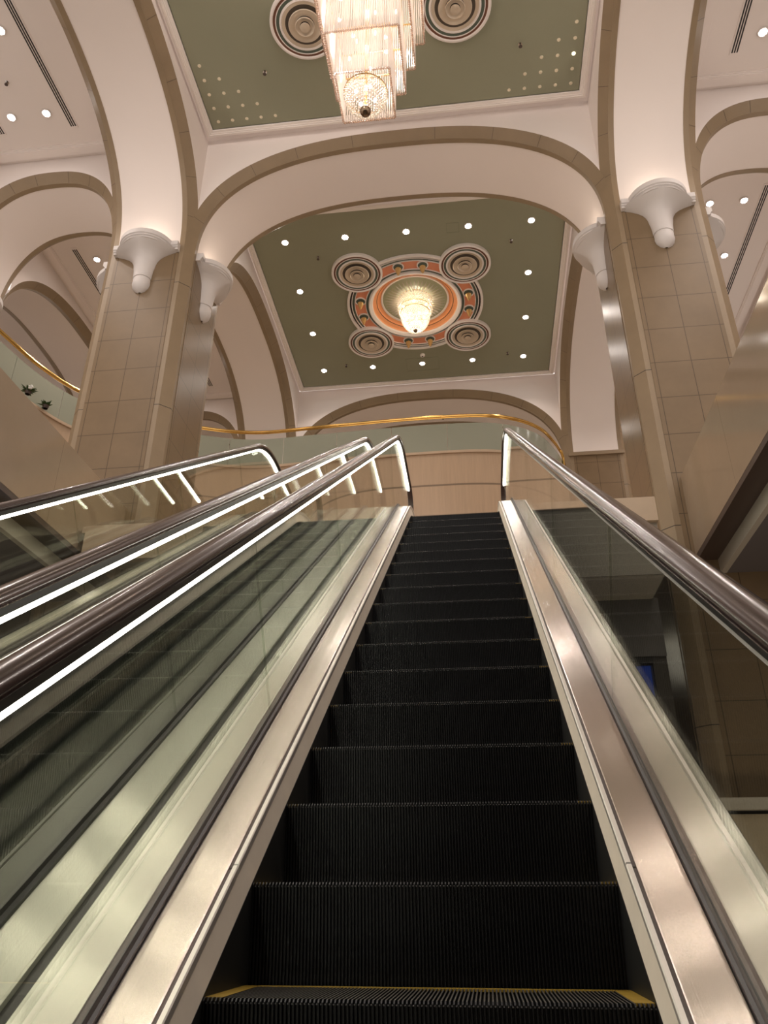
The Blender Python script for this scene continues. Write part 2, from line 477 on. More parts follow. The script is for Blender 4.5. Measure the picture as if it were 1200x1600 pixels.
# ------------------------------------------------------------------ ceilings
def frame(mb, x0, x1, y0, y1, prof):
    """mitred rectangular moulding, prof: list of (inset, z)"""
    rows = []
    for x, y, sx, sy in ((x0, y0, 1, 1), (x1, y0, -1, 1), (x1, y1, -1, -1), (x0, y1, 1, -1)):
        rows.append([(x+sx*i, y+sy*i, z) for i, z in prof])
    return mb.grid(rows, closed_u=True)
for yc, lab in ((yb[0], 'green ceiling panel in white frame above the tiered crystal chandelier'), (yb[1], 'green ceiling panel in white frame around the orange medallion')):
    r = thing('ceiling', (XC, yc, ZC), lab, 'ceiling', None, 'structure')
    a, b = 3.265, 2.885
    MB().box(XC-hx-.3, XC+hx+.3, yc-hy-.3, yc+hy+.3, ZC+.32, ZC+.40).build('ceiling_slab', M['white'], r)
    g = MB()
    if yc == yb[0]: g.box(XC-a, XC+a, yc-b, yc+b, ZC-.01, ZC+.06)
    else:           # a round opening for the medallion recess
        rows = []
        for k in range(96):
            t = 2*PI*k/96; cs, sn = math.cos(t), math.sin(t); q = min(a/max(abs(cs), 1e-9), b/max(abs(sn), 1e-9))
            rows.append([(XC+1.03*cs, yc+1.03*sn, ZC-.01), (XC+q*cs, yc+q*sn, ZC-.01)])
        for sx in (-1, 1):
            for sy in (-1, 1):   # square off the four corners
                t0 = math.atan2(sy*b, sx*a); k = int((t0 % (2*PI))/(2*PI)*96)
                p, q2 = rows[k][1], rows[(k+1) % 96][1]
                g.add([p, (XC+sx*a, yc+sy*b, ZC-.01), q2], [(0, 1, 2)])
        g.grid(rows, closed_u=True)
    g.build('green_panel', M['green'], r)
    w_ = MB(); frame(w_, XC-a-.1, XC+a+.1, yc-b-.1, yc+b+.1, [(0, ZC+.34), (0, ZC), (.02, ZC), (.02, ZC+.34)]); w_.build('panel_upstand', M['white'], r)
    m = MB(); frame(m, XC-a-.12, XC+a+.12, yc-b-.12, yc+b+.12,
        [(0, ZC+.06), (0, ZC-.05), (.02, ZC-.06), (.05, ZC-.06), (.055, ZC-.05), (.075, ZC-.05), (.08, ZC-.04), (.115, ZC-.035), (.12, ZC-.01), (.13, ZC-.01)])
    m.build('frame_moulding', M['white_trim'], r)
for i, nm in ((0, 'left'), (1, 'right')):
    for k, yc in enumerate(yb):
        r = thing('ceiling', (AX[i], yc, ZC), 'plain white %s aisle ceiling with downlights and slot diffusers, %s bay' % (nm, ('nearer', 'farther')[k]), 'ceiling', None, 'structure')
        MB().box(AX[i]-ha-.05, AX[i]+ha+.05, yc-hy-.05, yc+hy+.05, ZC+.02, ZC+.1).build('ceiling_slab', M['white'], r)
        m = MB(); frame(m, AX[i]-ha+.08, AX[i]+ha-.08, yc-hy+.08, yc+hy-.08,
            [(0, ZC+.02), (0, ZC-.03), (.16, ZC-.03), (.165, ZC-.02), (.18, ZC-.02), (.185, ZC-.005), (.2, ZC-.005), (.2, ZC+.02)])
        m.build('frame_moulding', M['white'], r)
    # beyond the outer arches
    for k, yc in enumerate(yb):
        xw = OX[i]+(-1 if i == 0 else 1)*(H+1.6)
        x0, x1 = sorted((OX[i]+(-H if i == 0 else H), OX[i]+(-H-3 if i == 0 else H+3)))
        tag(MB().box(x0, x1, yc-3.94, yc+3.94, ZC, ZC+.1).build('ceiling', M['white']), 'plain ceiling behind the outer arch on the %s, %s bay' % (nm, ('nearer', 'farther')[k]), 'ceiling', None, 'structure')
        xx = x0 if i == 0 else x1
        tag(MB().box(xx-.1, xx+.1, yc-3.94, yc+3.94, 4, ZC).build('wall_%s' % nm, M['white']), 'plain wall behind the outer arch on the %s, %s bay' % (nm, ('nearer', 'farther')[k]), 'wall', None, 'structure')
tag(MB().box(-13.5, 12, 21.4, 21.6, 4, 12.9).build('wall_far', plain('far_wall_paint', (.52, .43, .34), .6)), 'beige end wall seen through the far arch above the brass rail', 'wall', None, 'structure')
tag(MB().box(-13.5, 12, y2[1], 21.5, ZC, ZC+.1).build('ceiling', M['white']), 'ceiling between the far arch and the beige end wall', 'ceiling', None, 'structure')

# ------------------------------------------------------------------ ceiling fittings
def ring(prof, cx, cy, n=64): return MB().lathe(prof, (cx, cy, ZC), n)
def diffuser(cx, cy, label):
    r = thing('air_diffuser', (cx, cy, ZC), label, 'air diffuser', 'round ceiling air diffusers')
    b = -.075
    ring([(0, b), (.555, b)], cx, cy).build('backing_disc', M['greenband'], r)
    ring([(.565, -.011), (.565, b-.012), (.55, b-.022), (.53, b-.022), (.515, b-.004)], cx, cy).build('outer_ring', M['white_trim'], r, smooth=True)
    ring([(.515, b-.004), (.475, b-.004)], cx, cy).build('brown_ring', M['brown_ring'], r)
    ring([(.478, b-.002), (.475, b-.014), (.465, b-.014), (.462, b-.002)], cx, cy).build('thin_ring', M['white_trim'], r)
    ring([(.412, b-.002), (.408, b-.02), (.385, b-.024), (.375, b-.012), (.368, b+.02)], cx, cy).build('inner_ring', M['white_trim'], r, smooth=True)
    ring([(.37, b-.002), (0, b-.002)], cx, cy).build('dark_throat', M['throat'], r)
    for ro, ri, z0, z1 in ((.372, .262, b-.008, b-.002), (.262, .152, b-.034, b-.024), (.154, .082, b-.062, b-.050)):
        zm = (z0+z1)/2
        ring([(ro, z0+.014), (ro+.004, z0), (ro-.006, z0-.008), ((ro+ri)/2+.02, zm-.002), (ri+.014, z1+.012), (ri, z1+.006), (ri+.002, z1+.018), ((ro+ri)/2, zm+.016), (ro, z0+.014)], cx, cy).build('cone_ring', M['diffuser'], r, smooth=True, angle=50)
    ring([(.080, b-.072), (.076, b-.086), (.045, b-.098), (0, b-.102)], cx, cy).build('centre_cap', M['diffuser'], r, smooth=True)
    ring([(.07, b-.074), (.05, b)], cx, cy).build('hanger', M['slot'], r)
    return r
for yc, sx, sy, lab in ((yb[0], -1, 1, 'round tan air diffuser beside the tiered chandelier, on its left'),
                        (yb[0], 1, 1, 'round tan air diffuser beside the tiered chandelier, on its right'),
                        (yb[1], -1, -1, 'round air diffuser on the orange medallion, upper left in the photo'),
                        (yb[1], 1, -1, 'round air diffuser on the orange medallion, upper right in the photo'),
                        (yb[1], -1, 1, 'round air diffuser on the orange medallion, lower left in the photo'),
                        (yb[1], 1, 1, 'round air diffuser on the orange medallion, lower right in the photo')):
    diffuser(XC+1.19*sx, yc+1.19*sy, lab)

yc = yb[1]
med = thing('ceiling_medallion', (XC, yc, ZC), 'large round orange, green and white ceiling medallion around the glowing chandelier', 'ceiling medallion')
Zb = -.014
def band(name, r0, r1, mat, z=Zb, n=96): return ring([(r0, z), (r1, z)], XC, yc, n).build(name, mat, med)
def bead(name, r0, r1, z=Zb, h=.03, n=96):
    return ring([(r0, z), (r0-.004, z-h), (r1+.004, z-h), (r1, z)], XC, yc, n).build(name, M['white_trim'], med)
bead('outer_moulding', 1.585, 1.525, h=.05)
band('dark_band', 1.525, 1.48, M['dark_ring'], Zb-.004)
bead('thin_moulding', 1.485, 1.465, h=.03)
band('green_band', 1.468, 1.41, M['greenband'], Zb-.004)
bead('thin_moulding', 1.413, 1.395)
band('orange_band', 1.398, 1.155, M['orange'], Zb-.004)
bead('thin_moulding', 1.16, 1.142)
band('green_band', 1.145, 1.085, M['greenband'], Zb-.004)
ring([(1.088, Zb), (1.085, Zb-.05), (1.06, Zb-.065), (1.035, Zb-.05), (1.0, Zb-.035), (.985, Zb+.0)], XC, yc, 96).build('inner_moulding', M['white_trim'], med, smooth=True)
# stepped orange recess rising above the panel
ring([(.99, Zb), (.985, Zb+.05), (.955, Zb+.062), (.90, Zb+.07)], XC, yc, 96).build('orange_step', M['orange_light'], med, smooth=True)
ring([(.90, Zb+.07), (.897, Zb+.078), (.885, Zb+.078)], XC, yc, 96).build('brown_line', M['brown_ring'], med)
ring([(.885, Zb+.078), (.880, Zb+.13), (.85, Zb+.142), (.80, Zb+.148)], XC, yc, 96).build('orange_step', M['orange_light'], med, smooth=True)
ring([(.80, Zb+.148), (.795, Zb+.12), (.76, Zb+.12), (.752, Zb+.15)], XC, yc, 96).build('rim_moulding', M['white_trim'], med, smooth=True)
ring([(.755, Zb+.148), (0, Zb+.148)], XC, yc, 96).build('green_disc', M['greendisc'], med)

# pairs of little gold pendants on the orange band
pp = None; q = 0
sides = ('far side', 'right side', 'near side', 'left side')
for s in range(4):
    for t in (-1, 1):
        a = PI/2-s*PI/2+t*.212
        x, y = XC+1.275*math.cos(a), yc+1.275*math.sin(a)
        lab = 'gold spiral pendant on the orange medallion band, %s, %s of its pair' % (('top', 'right', 'bottom', 'left')[(s+2) % 4 if s in (0, 2) else s], ('clockwise one', 'anticlockwise one')[t > 0])
        if pp is None:
            pp = thing('pendant_light', (x, y, ZC), lab, 'pendant light', 'gold pendants on the medallion')
            MB().lathe([(0, Zb-.02), (.125, Zb-.02)], (x, y, ZC), 24).build('rose', M['greenband'], pp)
            MB().lathe([(.128, Zb), (.128, Zb-.03), (.105, Zb-.03), (.105, Zb-.018)], (x, y, ZC), 24).build('rose_rim', M['white_trim'], pp)
            MB().lathe([(.012, -.02), (.012, -.09)], (x, y, ZC), 8).build('stem', M['gold'], pp)
            pr = [(.015, -.08)]
            for k in range(7):
                R = .062*(1-(k/7)**1.5)+.008
                pr += [(R*.8, -.085-k*.026), (R, -.095-k*.026), (R*.85, -.107-k*.026)]
            pr.append((0, -.27))
            MB().lathe(pr, (x, y, ZC), 14).build('shade', M['gold'], pp, smooth=True, angle=60)
            o = pp
        else:
            o = copy_tree(pp); o.location = (x, y, ZC); o['label'] = lab

# downlights
dl = None
def downlight(x, y, label, energy, group, z=ZC-.01, spot=120):
    global dl
    if dl is None:
        dl = thing('downlight', (x, y, z), label, 'downlight', group)
        MB().lathe([(.082, .01), (.082, -.006), (.07, -.012), (.058, -.004), (.056, .02)], (x, y, z), 20).build('trim_ring', M['white_trim'], dl, smooth=True)
        MB().lathe([(.057, -.003), (0, -.003)], (x, y, z), 20).build('lens', M['lamp'], dl)
        o = dl
    else:
        o = copy_tree(dl); o.location = (x, y, z); o['label'] = label; o['group'] = group
    if energy: light('SPOT', (x, y, z-.03), energy, (1, .87, .78), .05, (0, 0, 0), spot, .8)
    return o
rows = ('top row', 'second row', 'third row', 'bottom row')
cols = ('leftmost', 'second from left', 'middle', 'second from right', 'rightmost')
for j in range(4):
    for i in range(5):
        if 0 < j < 3 and 0 < i < 4: continue
        downlight(XC+(i-2)*1.29, yb[1]-2.21+j*1.476, 'white downlight in the far green ceiling, %s, %s' % (rows[j], cols[i]), 55, 'downlights around the orange medallion')
for s, nm in ((0, 'left'), (1, 'right')):
    for k, y in enumerate((yb[0]-2.21, yb[0]-.73, yb[0]+.74, yb[0]+2.22, yb[1]-2.21, yb[1]-.73, yb[1]+.74, yb[1]+2.22)):
        for t in (-1, 1):
            side = 'inner' if (t > 0) == (s == 0) else 'outer'
            downlight(XC+(-1, 1)[s]*6.44+t*.33, y, ('%s aisle downlight, %s one of the %s pair counted from the photo top' if k > 1 else '%s aisle downlight, %s one of the %s pair above the top edge of the photo') % (nm, side, ('farther', 'nearer', 'first', 'second', 'third', 'fourth', 'fifth', 'sixth')[k]), 80, 'aisle downlights', ZC)

# linear slot diffusers in the aisle ceilings
sd = None
for s, nm in ((0, 'left'), (1, 'right')):
    for k in (0, 1):
        for t in (-1, 1):
            x = XC+(-1, 1)[s]*6.44+t*.69
            ya, yb_ = (yb[0]-2.6, yb[0]+2.57) if k == 0 else (yb[1]-2.58, yb[1]+2.6)
            side = 'inner' if (t > 0) == (s == 0) else 'outer'
            lab = 'long black slotted ceiling diffuser in the %s aisle, %s bay, %s side' % (nm, ('nearer', 'farther')[k], side)
            if sd is None:
                sd = thing('slot_diffuser', (x, (ya+yb_)/2, ZC+.02), lab, 'slot diffuser', 'slotted ceiling diffusers in the aisles')
                ym = (ya+yb_)/2; L = 2.58
                MB().box(x-.075, x+.075, ym-L, ym+L, ZC+.008, ZC+.03).build('frame', M['white'], sd)
                for q in (-1, 0, 1):
                    MB().box(x+q*.04-.011, x+q*.04+.011, ym-L+.04, ym+L-.04, ZC+.004, ZC+.02).build('slot', M['slot'], sd)
            else:
                o = copy_tree(sd); o.location = (x, (ya+yb_)/2, ZC+.02); o['label'] = lab

# brass dot lamps in the two corners of the near green ceiling
dp = None
for s, nm in ((-1, 'left'), (1, 'right')):
    for j in range(5):
        for i in range(5-j):
            x = XC+s*(3.11-.262*i); y = yb[0]+2.735-.262*j
            lab = 'brass dot lamp in the %s corner triangle of the near green ceiling, row %s from the arch, number %s from the frame' % (nm, ('one', 'two', 'three', 'four', 'five')[j], ('one', 'two', 'three', 'four', 'five')[i])
            lab = 'brass dot lamp, %s corner triangle, %s row from the arch, %s from the frame' % (nm, ('first', 'second', 'third', 'fourth', 'fifth')[j], ('first', 'second', 'third', 'fourth', 'fifth')[i])
            mt = M['dot_lit'] if (s, i, j) == (1, 0, 2) else M['dot']
            o = MB().lathe([(.03, .0), (.03, -.006), (.022, -.012), (.008, -.008), (0, -.008)], (x, y, ZC-.01), 14).build('dot_lamp', mt, None, smooth=True, loc=(x, y, ZC-.01))
            tag(o, lab, 'ceiling lamp', 'brass dot lamps in the near green ceiling')

# sprinklers, smoke detector, speaker, hatch
def sprinkler(x, y, z, label):
    r = thing('sprinkler', (x, y, z), label, 'sprinkler', 'ceiling sprinklers')
    MB().lathe([(.035, .0), (.035, -.006), (.012, -.012)], (x, y, z), 14).build('rose', M['chrome'], r)
    MB().lathe([(.012, -.01), (.014, -.04), (.008, -.055), (.03, -.06), (.03, -.065), (0, -.066)], (x, y, z), 12).build('head', M['bronze'], r)
for x, y, lab in ((-2.95, 12.31, 'small dark sprinkler on the far green ceiling, upper left of the medallion'), (1.19, 12.31, 'small dark sprinkler on the far green ceiling, upper right of the medallion'),
                  (-2.95, 16.08, 'small dark sprinkler on the far green ceiling, lower left of the medallion'), (1.19, 16.06, 'small dark sprinkler on the far green ceiling, lower right of the medallion'),
                  (-3.03, 8.07, 'small dark sprinkler on the near green ceiling, left of the chandelier'), (1.24, 8.1, 'small dark sprinkler on the near green ceiling, right of the chandelier')):
    sprinkler(x, y, ZC-.01, lab)
sprinkler(-.57, 18.3, 12.34, 'small dark sprinkler hanging under the far arch')
sprinkler(XC-6.5, 7.75, ZC+.02, 'dark round sprinkler between the left aisle downlights')
r = thing('smoke_detector', (-.956, 15.9, ZC-.01), 'white smoke detector below the medallion, above the bottom middle downlight', 'smoke detector')
MB().lathe([(.065, 0), (.065, -.025), (.05, -.045), (.02, -.05), (0, -.05)], (-.956, 15.9, ZC-.01), 18).build('body', M['white_trim'], r, smooth=True)
MB().lathe([(.02, -.05), (.016, -.062), (0, -.062)], (-.956, 15.9, ZC-.01), 12).build('sensor', M['slot'], r)
for (x, y, hw, hh, lab) in ((-.02, 11.83, .13, .13, 'small square ceiling hatch near the top row of far downlights'), (-.98, 16.28, .42, .26, 'large ceiling access hatch around the bottom middle downlight')):
    m = MB(); frame(m, x-hw, x+hw, y-hh, y+hh, [(0, ZC-.01), (0, ZC-.014), (.008, ZC-.014), (.008, ZC-.01)])
    tag(m.build('ceiling_hatch', plain('hatch_edge_paint', (.24, .26, .18), .5)), lab, 'ceiling hatch')

# ------------------------------------------------------------------ chandeliers
ch = thing('chandelier', (XC, yb[0], 8.6), 'square tiered crystal rod chandelier with a beaded bowl, hanging from the near green ceiling', 'chandelier')
tiers = ((.33, 8.95, 9.80), (.455, 9.57, 10.50), (.58, 10.25, 11.25), (.715, 11.0, 12.62))
ycn = yb[0]
single = 0; rest = MB()
rod_me = {}
for ti, (h, z0, z1) in enumerate(tiers):
    n = round(2*h/.0285)
    f = MB()
    for zz in (z1,):
        frame(f, XC-h, XC+h, ycn-h, ycn+h, [(-.012, zz-.012), (-.012, zz+.012), (.012, zz+.012), (.012, zz-.012), (-.012, zz-.012)])
    f.build('tier_frame', M['gold'], ch)
    b = MB()
    for side in range(4):
        for k in range(n):
            u = -h+2*h*(k+.5)/n
            x, y = ((u, -h), (h, u), (-u, h), (-h, -u))[side]
            x += XC; y += ycn
            zt = z1; zb = z0+.02*random.random()
            if side == 0 and ti < 3 and single < 98:
                key = round(z1-z0, 3)
                m = MB().lathe([(0, 0), (.011, .004), (.011, z1-z0)], (x, y, z0), 6)
                o = m.build('crystal_rod', M['crystal'], ch, smooth=True, loc=(x, y, z0)); single += 1
            else:
                rest.lathe([(0, 0), (.011, .004), (.011, zt-zb)], (x, y, zb), 5)
            b.ball((x, y, z0-.014), .0165, 6, 4)
    b.build('bead_rim', M['rim_bead'], ch, smooth=True)
ro = rest.build('crystal_rods', M['crystal'], ch, smooth=True); ro['kind'] = 'stuff'
bw = MB(); R = .265; zc = 8.98
for k in range(1, 11):
    a = PI/2*k/10.5
    rr, zz = R*math.sin(a), zc-R*1.05*math.cos(a)
    n = max(5, int(2*PI*rr/.034))
    for i in range(n): bw.ball((XC+rr*math.cos(2*PI*i/n+k*.5), ycn+rr*math.sin(2*PI*i/n+k*.5), zz), .0135, 6, 4)
bw.build('bead_bowl', M['bead'], ch, smooth=True)['kind'] = 'stuff'
MB().lathe([(R, -.008), (R+.012, 0), (R, .008), (R-.012, 0), (R, -.008)], (XC, ycn, zc), 40).build('bowl_ring', M['gold'], ch, smooth=True)
kb = MB(); kb.ball((XC, ycn, zc-R*1.05-.045), .07, 20, 12); kb.build('finial_ball', M['bronze_ball'], ch, smooth=True)
MB().lathe([(.03, 0), (.035, .02), (.02, .04), (.02, 3.4)], (XC, ycn, zc-R*1.05), 12).build('centre_rod', M['gold'], ch, smooth=True)
bl = [(0.13*math.cos(a), .13*math.sin(a), 8.95) for a in (.6, 2.2, 3.7, 5.3)] + [(.25*math.cos(a), .25*math.sin(a), 9.85) for a in (.2, 1.5, 2.8, 4.1, 5.3)] + [(.38*math.cos(a), .38*math.sin(a), 10.6) for a in (0, 1, 2.1, 3.1, 4.2, 5.2)] + [(.5*math.cos(a), .5*math.sin(a), 11.5) for a in (.5, 1.5, 2.6, 3.6, 4.7, 5.7)]
for x, y, z in bl:
    b = MB(); b.ball((XC+x, ycn+y, z), .022, 8, 6, 1.5); b.build('bulb', M['bulb'], ch, smooth=True)
for z, e in ((9.15, 5), (9.95, 11), (10.7, 20), (11.6, 48)):
    light('POINT', (XC, ycn, z), e, WARM, .12)

c2 = thing('chandelier', (XC, yb[1], 11.9), 'round crystal basket chandelier glowing in the centre of the orange medallion', 'chandelier')
yc = yb[1]
sp = MB()
for lay, (r0, r1, z0, z1, n) in enumerate(((.40, .70, .08, .06, 46), (.36, .60, .03, -.02, 42), (.32, .48, -.03, -.12, 36))):
    for i in range(n):
        a = 2*PI*(i+.5*lay)/n; ca, sa = math.cos(a), math.sin(a); w = .022
        pts = []
        for t, ww, dz in ((0, .4, 0), (.35, 1, -.015), (.7, .85, -.01), (1, .1, .012)):
            rr = r0+(r1-r0)*t; z = ZC+z0+(z1-z0)*t+dz
            pts.append([(XC+rr*ca-sa*w*ww, yc+rr*sa+ca*w*ww, z+.004), (XC+rr*ca, yc+rr*sa, z-.008), (XC+rr*ca+sa*w*ww, yc+rr*sa-ca*w*ww, z+.004)])
        sp.grid(pts)
sp.build('crystal_spray', M['bead'], c2, smooth=True)
def strands(name, levels, n, br):
    m = MB()
    for k, (rr, z) in enumerate(levels):
        q = max(5, min(n, int(2*PI*rr/(br*2.4))))
        for i in range(q):
            a = 2*PI*(i+.5*(k % 2))/q
            m.ball((XC+rr*math.cos(a), yc+rr*math.sin(a), z), br, 6, 4)
    o = m.build(name, M['bead'], c2, smooth=True); o['kind'] = 'stuff'; return o
strands('upper_drum', [(.40, 12.72-.035*k) for k in range(7)] + [(.37, 12.47-.035*k) for k in range(3)], 60, .017)
zt, zb = 12.36, 11.90
strands('bead_bowl', [(.33*math.sqrt(max(0, 1-((zt-zz)/(zt-zb+.01))**2.2)), zz) for zz in [zt-(zt-zb)*k/15 for k in range(16)]], 52, .017)
for rr, z in ((.40, 12.74), (.37, 12.49), (.335, 12.375)):
    MB().lathe([(rr, -.01), (rr+.014, 0), (rr, .01), (rr-.014, 0), (rr, -.01)], (XC, yc, z), 48).build('gilt_ring', M['gold'], c2, smooth=True)
k = MB(); k.ball((XC, yc, zb-.02), .05, 16, 10); k.build('finial_ball', M['bronze_ball'], c2, smooth=True)
for x, y, z in [(.2*math.cos(a), .2*math.sin(a), 12.25) for a in (0, 1.05, 2.1, 3.14, 4.2, 5.25)] + [(.3*math.cos(a), .3*math.sin(a), 12.5) for a in (.5, 1.55, 2.6, 3.64, 4.7, 5.75)]:
    b = MB(); b.ball((XC+x, yc+y, z), .025, 8, 6, 1.4); b.build('bulb', M['bulb'], c2, smooth=True)
for z, e in ((12.05, 6), (12.42, 13)):
    light('POINT', (XC, yc, z), e, (1., .88, .72), .1)

# ------------------------------------------------------------------ upper balcony with curved glass balustrade
ctrl = [(2.40, 17.20), (2.34, 16.95), (2.14, 16.44), (1.75, 15.78), (1.12, 15.30), (.25, 15.07), (-1.4, 15.05), (-3.4, 15.14), (-4.9, 15.19), (-6.15, 14.83), (-7.35, 14.12), (-8.30, 13.14), (-8.72, 12.2), (-8.90, 11.3), (-8.97, 10.86)]
def catmull(P, n=8):
    out = []
    for i in range(len(P)-1):
        p0, p1, p2, p3 = P[max(i-1, 0)], P[i], P[i+1], P[min(i+2, len(P)-1)]
        for k in range(n):
            t = k/n
            out.append(tuple(.5*((2*p1[d])+(-p0[d]+p2[d])*t+(2*p0[d]-5*p1[d]+4*p2[d]-p3[d])*t*t+(-p0[d]+3*p1[d]-3*p2[d]+p3[d])*t**3) for d in (0, 1)))
    return out+[P[-1]]
curve = catmull(ctrl)
def offset(P, d):
    o = []
    for i, p in enumerate(P):
        a, b = P[max(i-1, 0)], P[min(i+1, len(P)-1)]
        tx, ty = b[0]-a[0], b[1]-a[1]; L = math.hypot(tx, ty)
        o.append((p[0]-ty/L*d, p[1]+tx/L*d))   # +d: towards the escalators
    return o
ZB, ZR, ZG = 9.17, 10.16, 9.95
f_ = offset(curve, .06); b_ = offset(curve, -.10)
r = thing('balcony_parapet', (XC, 15.1, 7.2), 'curved pinkish beige stone balcony front under the far glass balustrade', 'balcony', None, 'structure')
m = MB()
m.grid([[(p[0], p[1], 7.2), (p[0], p[1], ZB), (q[0], q[1], ZB), (q[0], q[1], 7.2)] for p, q in zip(f_, b_)], closed_v=True)
m.build('stone_front', M['balcony'], r, smooth=True)
g_ = offset(curve, .10)
m = MB()
m.grid([[(p[0], p[1], ZB-.05), (p[0], p[1], ZB+.012), (q[0], q[1], ZB+.012), (q[0], q[1], ZB-.05)] for p, q in zip(g_, offset(curve, -.14))], closed_v=True)
m.build('stone_coping', M['slab_stone'], r)
tag(MB().prism([(p[0], p[1]) for p in offset(curve, -.08)] + [(-13, 10.9), (-13, 21.3), (2.4, 21.3)], 8.7, 9.05).build('floor', M['floor']), 'upper balcony floor behind the curved stone front', 'floor', None, 'structure')

gb = thing('glass_balustrade', (XC, 15.1, ZB), 'long curved glass balustrade with a polished brass rail on the far balcony', 'balustrade')
L = [0]
for a, b in zip(curve, curve[1:]): L.append(L[-1]+math.dist(a, b))
def at(s):
    for i in range(len(L)-1):
        if L[i+1] >= s:
            t = (s-L[i])/(L[i+1]-L[i]); return (curve[i][0]+t*(curve[i+1][0]-curve[i][0]), curve[i][1]+t*(curve[i+1][1]-curve[i][1]))
    return curve[-1]
s0, pitch = .08, 1.28
while s0 < L[-1]-.1:
    s1 = min(s0+pitch-.012, L[-1]); P = [at(s0+(s1-s0)*k/6) for k in range(7)]
    a_, c_ = offset(P, .006), offset(P, -.006)
    m = MB(); m.grid([[(p[0], p[1], ZB+.01), (p[0], p[1], ZG), (q[0], q[1], ZG), (q[0], q[1], ZB+.01)] for p, q in zip(a_, c_)], closed_v=True)
    n = len(a_)*4
    m.f += [(0, 1, 2, 3), (n-1, n-2, n-3, n-4)]
    m.build('glass_panel', M['rail_glass'], gb, smooth=True, angle=30)
    s0 += pitch
rail = [(p[0], p[1], ZR+.0) for p in curve[1:]]
rail = [(2.42, 17.16, 9.30), (2.42, 17.12, 9.34), (2.41, 17.05, 9.75), (2.385, 16.98, 10.02), (2.34, 16.85, 10.13)] + rail[9:]
MB().tube(rail, .035, 10).build('brass_rail', M['brass'], gb, smooth=True)
MB().tube([(p[0], p[1], ZR-.045) for p in curve[9:]], .016, 8).build('rail_channel', M['brass'], gb, smooth=True)
MB().tube([(2.42, 17.16, 9.36), (2.12, 16.9, 9.34)], .03, 8).build('end_bracket', M['brass'], gb, smooth=True)

# things on the balcony
r = thing('lounge_chair', (-3.34, 15.75, 9.05), 'dark lounge chair whose back shows behind the balcony glass', 'chair')
MB().box(-3.62, -3.06, 15.45, 16.05, 9.37, 9.49).build('seat', M['dark_fabric'], r)
m = MB(); m.grid([[(-3.34+x*math.cos(a)*.3, 15.42+.05*x*x+dy, z) for a, z in [(PI-PI*k/10, 9.45+.36*math.sin(PI*k/10)**.6) for k in range(11)]] for dy, x in ((0, 1), (.08, 1))]); m.f += [tuple(range(11)), tuple(range(21, 10, -1))]
m.build('backrest', M['dark_fabric'], r)
for x in (-3.58, -3.1):
    for y in (15.5, 16.0): MB().box(x-.02, x+.02, y-.02, y+.02, 9.05, 9.38).build('leg', M['bronze'], r)
r = thing('menu_card', (-3.80, 15.22, 9.182), 'small white folded card on the balcony coping behind the glass', 'card')
MB().add([(-3.88, 15.25, 9.182), (-3.72, 15.25, 9.182), (-3.72, 15.28, 9.30), (-3.88, 15.28, 9.30), (-3.72, 15.31, 9.182), (-3.88, 15.31, 9.182)], [(0, 1, 2, 3), (3, 2, 4, 5)]).build('card_face', M['card'], r)
for (x, y, lab, fl) in ((-8.60, 11.85, 'small dark green potted plant with a white blossom below the left balcony glass', True), (-8.50, 12.36, 'small leafy sprig beside the white blossom on the left balcony edge', False)):
    r = thing('flowering_plant', (x, y, ZB+.012), lab, 'plant')
    MB().lathe([(.05, 0), (.07, .07), (.06, .07), (.05, .06), (0, .06)], (x, y, ZB+.012), 12).build('pot', M['bronze'], r)
    m = MB()
    for k in range(26):
        a = random.random()*2*PI; e = random.uniform(-.2, 1.0); ln = random.uniform(.10, .2)
        d = Vector((math.cos(a)*math.cos(e), math.sin(a)*math.cos(e), math.sin(e))); s = d.cross(Vector((0, 0, 1))).normalized()*.028
        b = Vector((x, y, ZB+.08)); 
        m.add([b, b+d*ln*.5+s, b+d*ln, b+d*ln*.5-s], [(0, 1, 2, 3)])
    m.build('leaves', M['leaf'], r)
    if fl:
        m = MB()
        for k in range(5):
            a = k*2*PI/5; c = Vector((x+.11, y-.12, ZB+.10))
            m.ball(c+Vector((.03*math.cos(a), .01, .03*math.sin(a))), .024, 8, 5)
        m.build('blossom', M['petal'], r, smooth=True)

# ------------------------------------------------------------------ landing, side parapets, lower level
XR, XL = 2.78, -4.80
r = thing('landing_slab', (XC, 10, LAND), 'stone edged landing at the head of the escalators', 'floor', None, 'structure')
m = MB(); m.box(.72, 2.12, 8.2, 9.2, 4.17, LAND); m.box(-4.75, -2.75, 8.2, 9.2, 4.17, LAND); m.box(-4.75, 2.12, 9.2, 9.31, 4.17, LAND)
m.box(CX[0]+H-.02, CX[1]-H+.02, 9.3, 16.9, 4.17, LAND)
m.build('floor_slab', M['slab_stone'], r)
m = MB(); m.box(-4.7, -2.75, 8.22, 9.3, 4.155, 4.17); m.box(CX[0]+H, CX[1]-H, 9.3, 10.4, 4.155, 4.17)
m.build('slab_soffit', M['soffit_grey'], r)
MB().box(1.60, 2.12, 8.19, 8.26, 3.95, LAND).build('deep_fascia', M['slab_stone'], r)
MB().box(-4.7, -3.2, 8.18, 8.3, 3.78, LAND).build('deep_fascia', M['slab_stone'], r)
MB().box(CX[0]+H, CX[1]-H, 10.4, 10.6, 3.83, 4.17).build('downstand_beam', M['soffit_pale'], r)
tag(MB().box(CX[0]-3, CX[1]+3, 10.6, 17.2, 3.83, 3.95).build('ceiling', M['soffit_grey']), 'dim lower hall ceiling behind the escalators', 'ceiling', None, 'structure')
tag(MB().box(-9, 8, 13.6, 13.75, ZF, 3.85).build('wall_lower', M['lowwall']), 'dim lower hall wall behind the escalators', 'wall', None, 'structure')
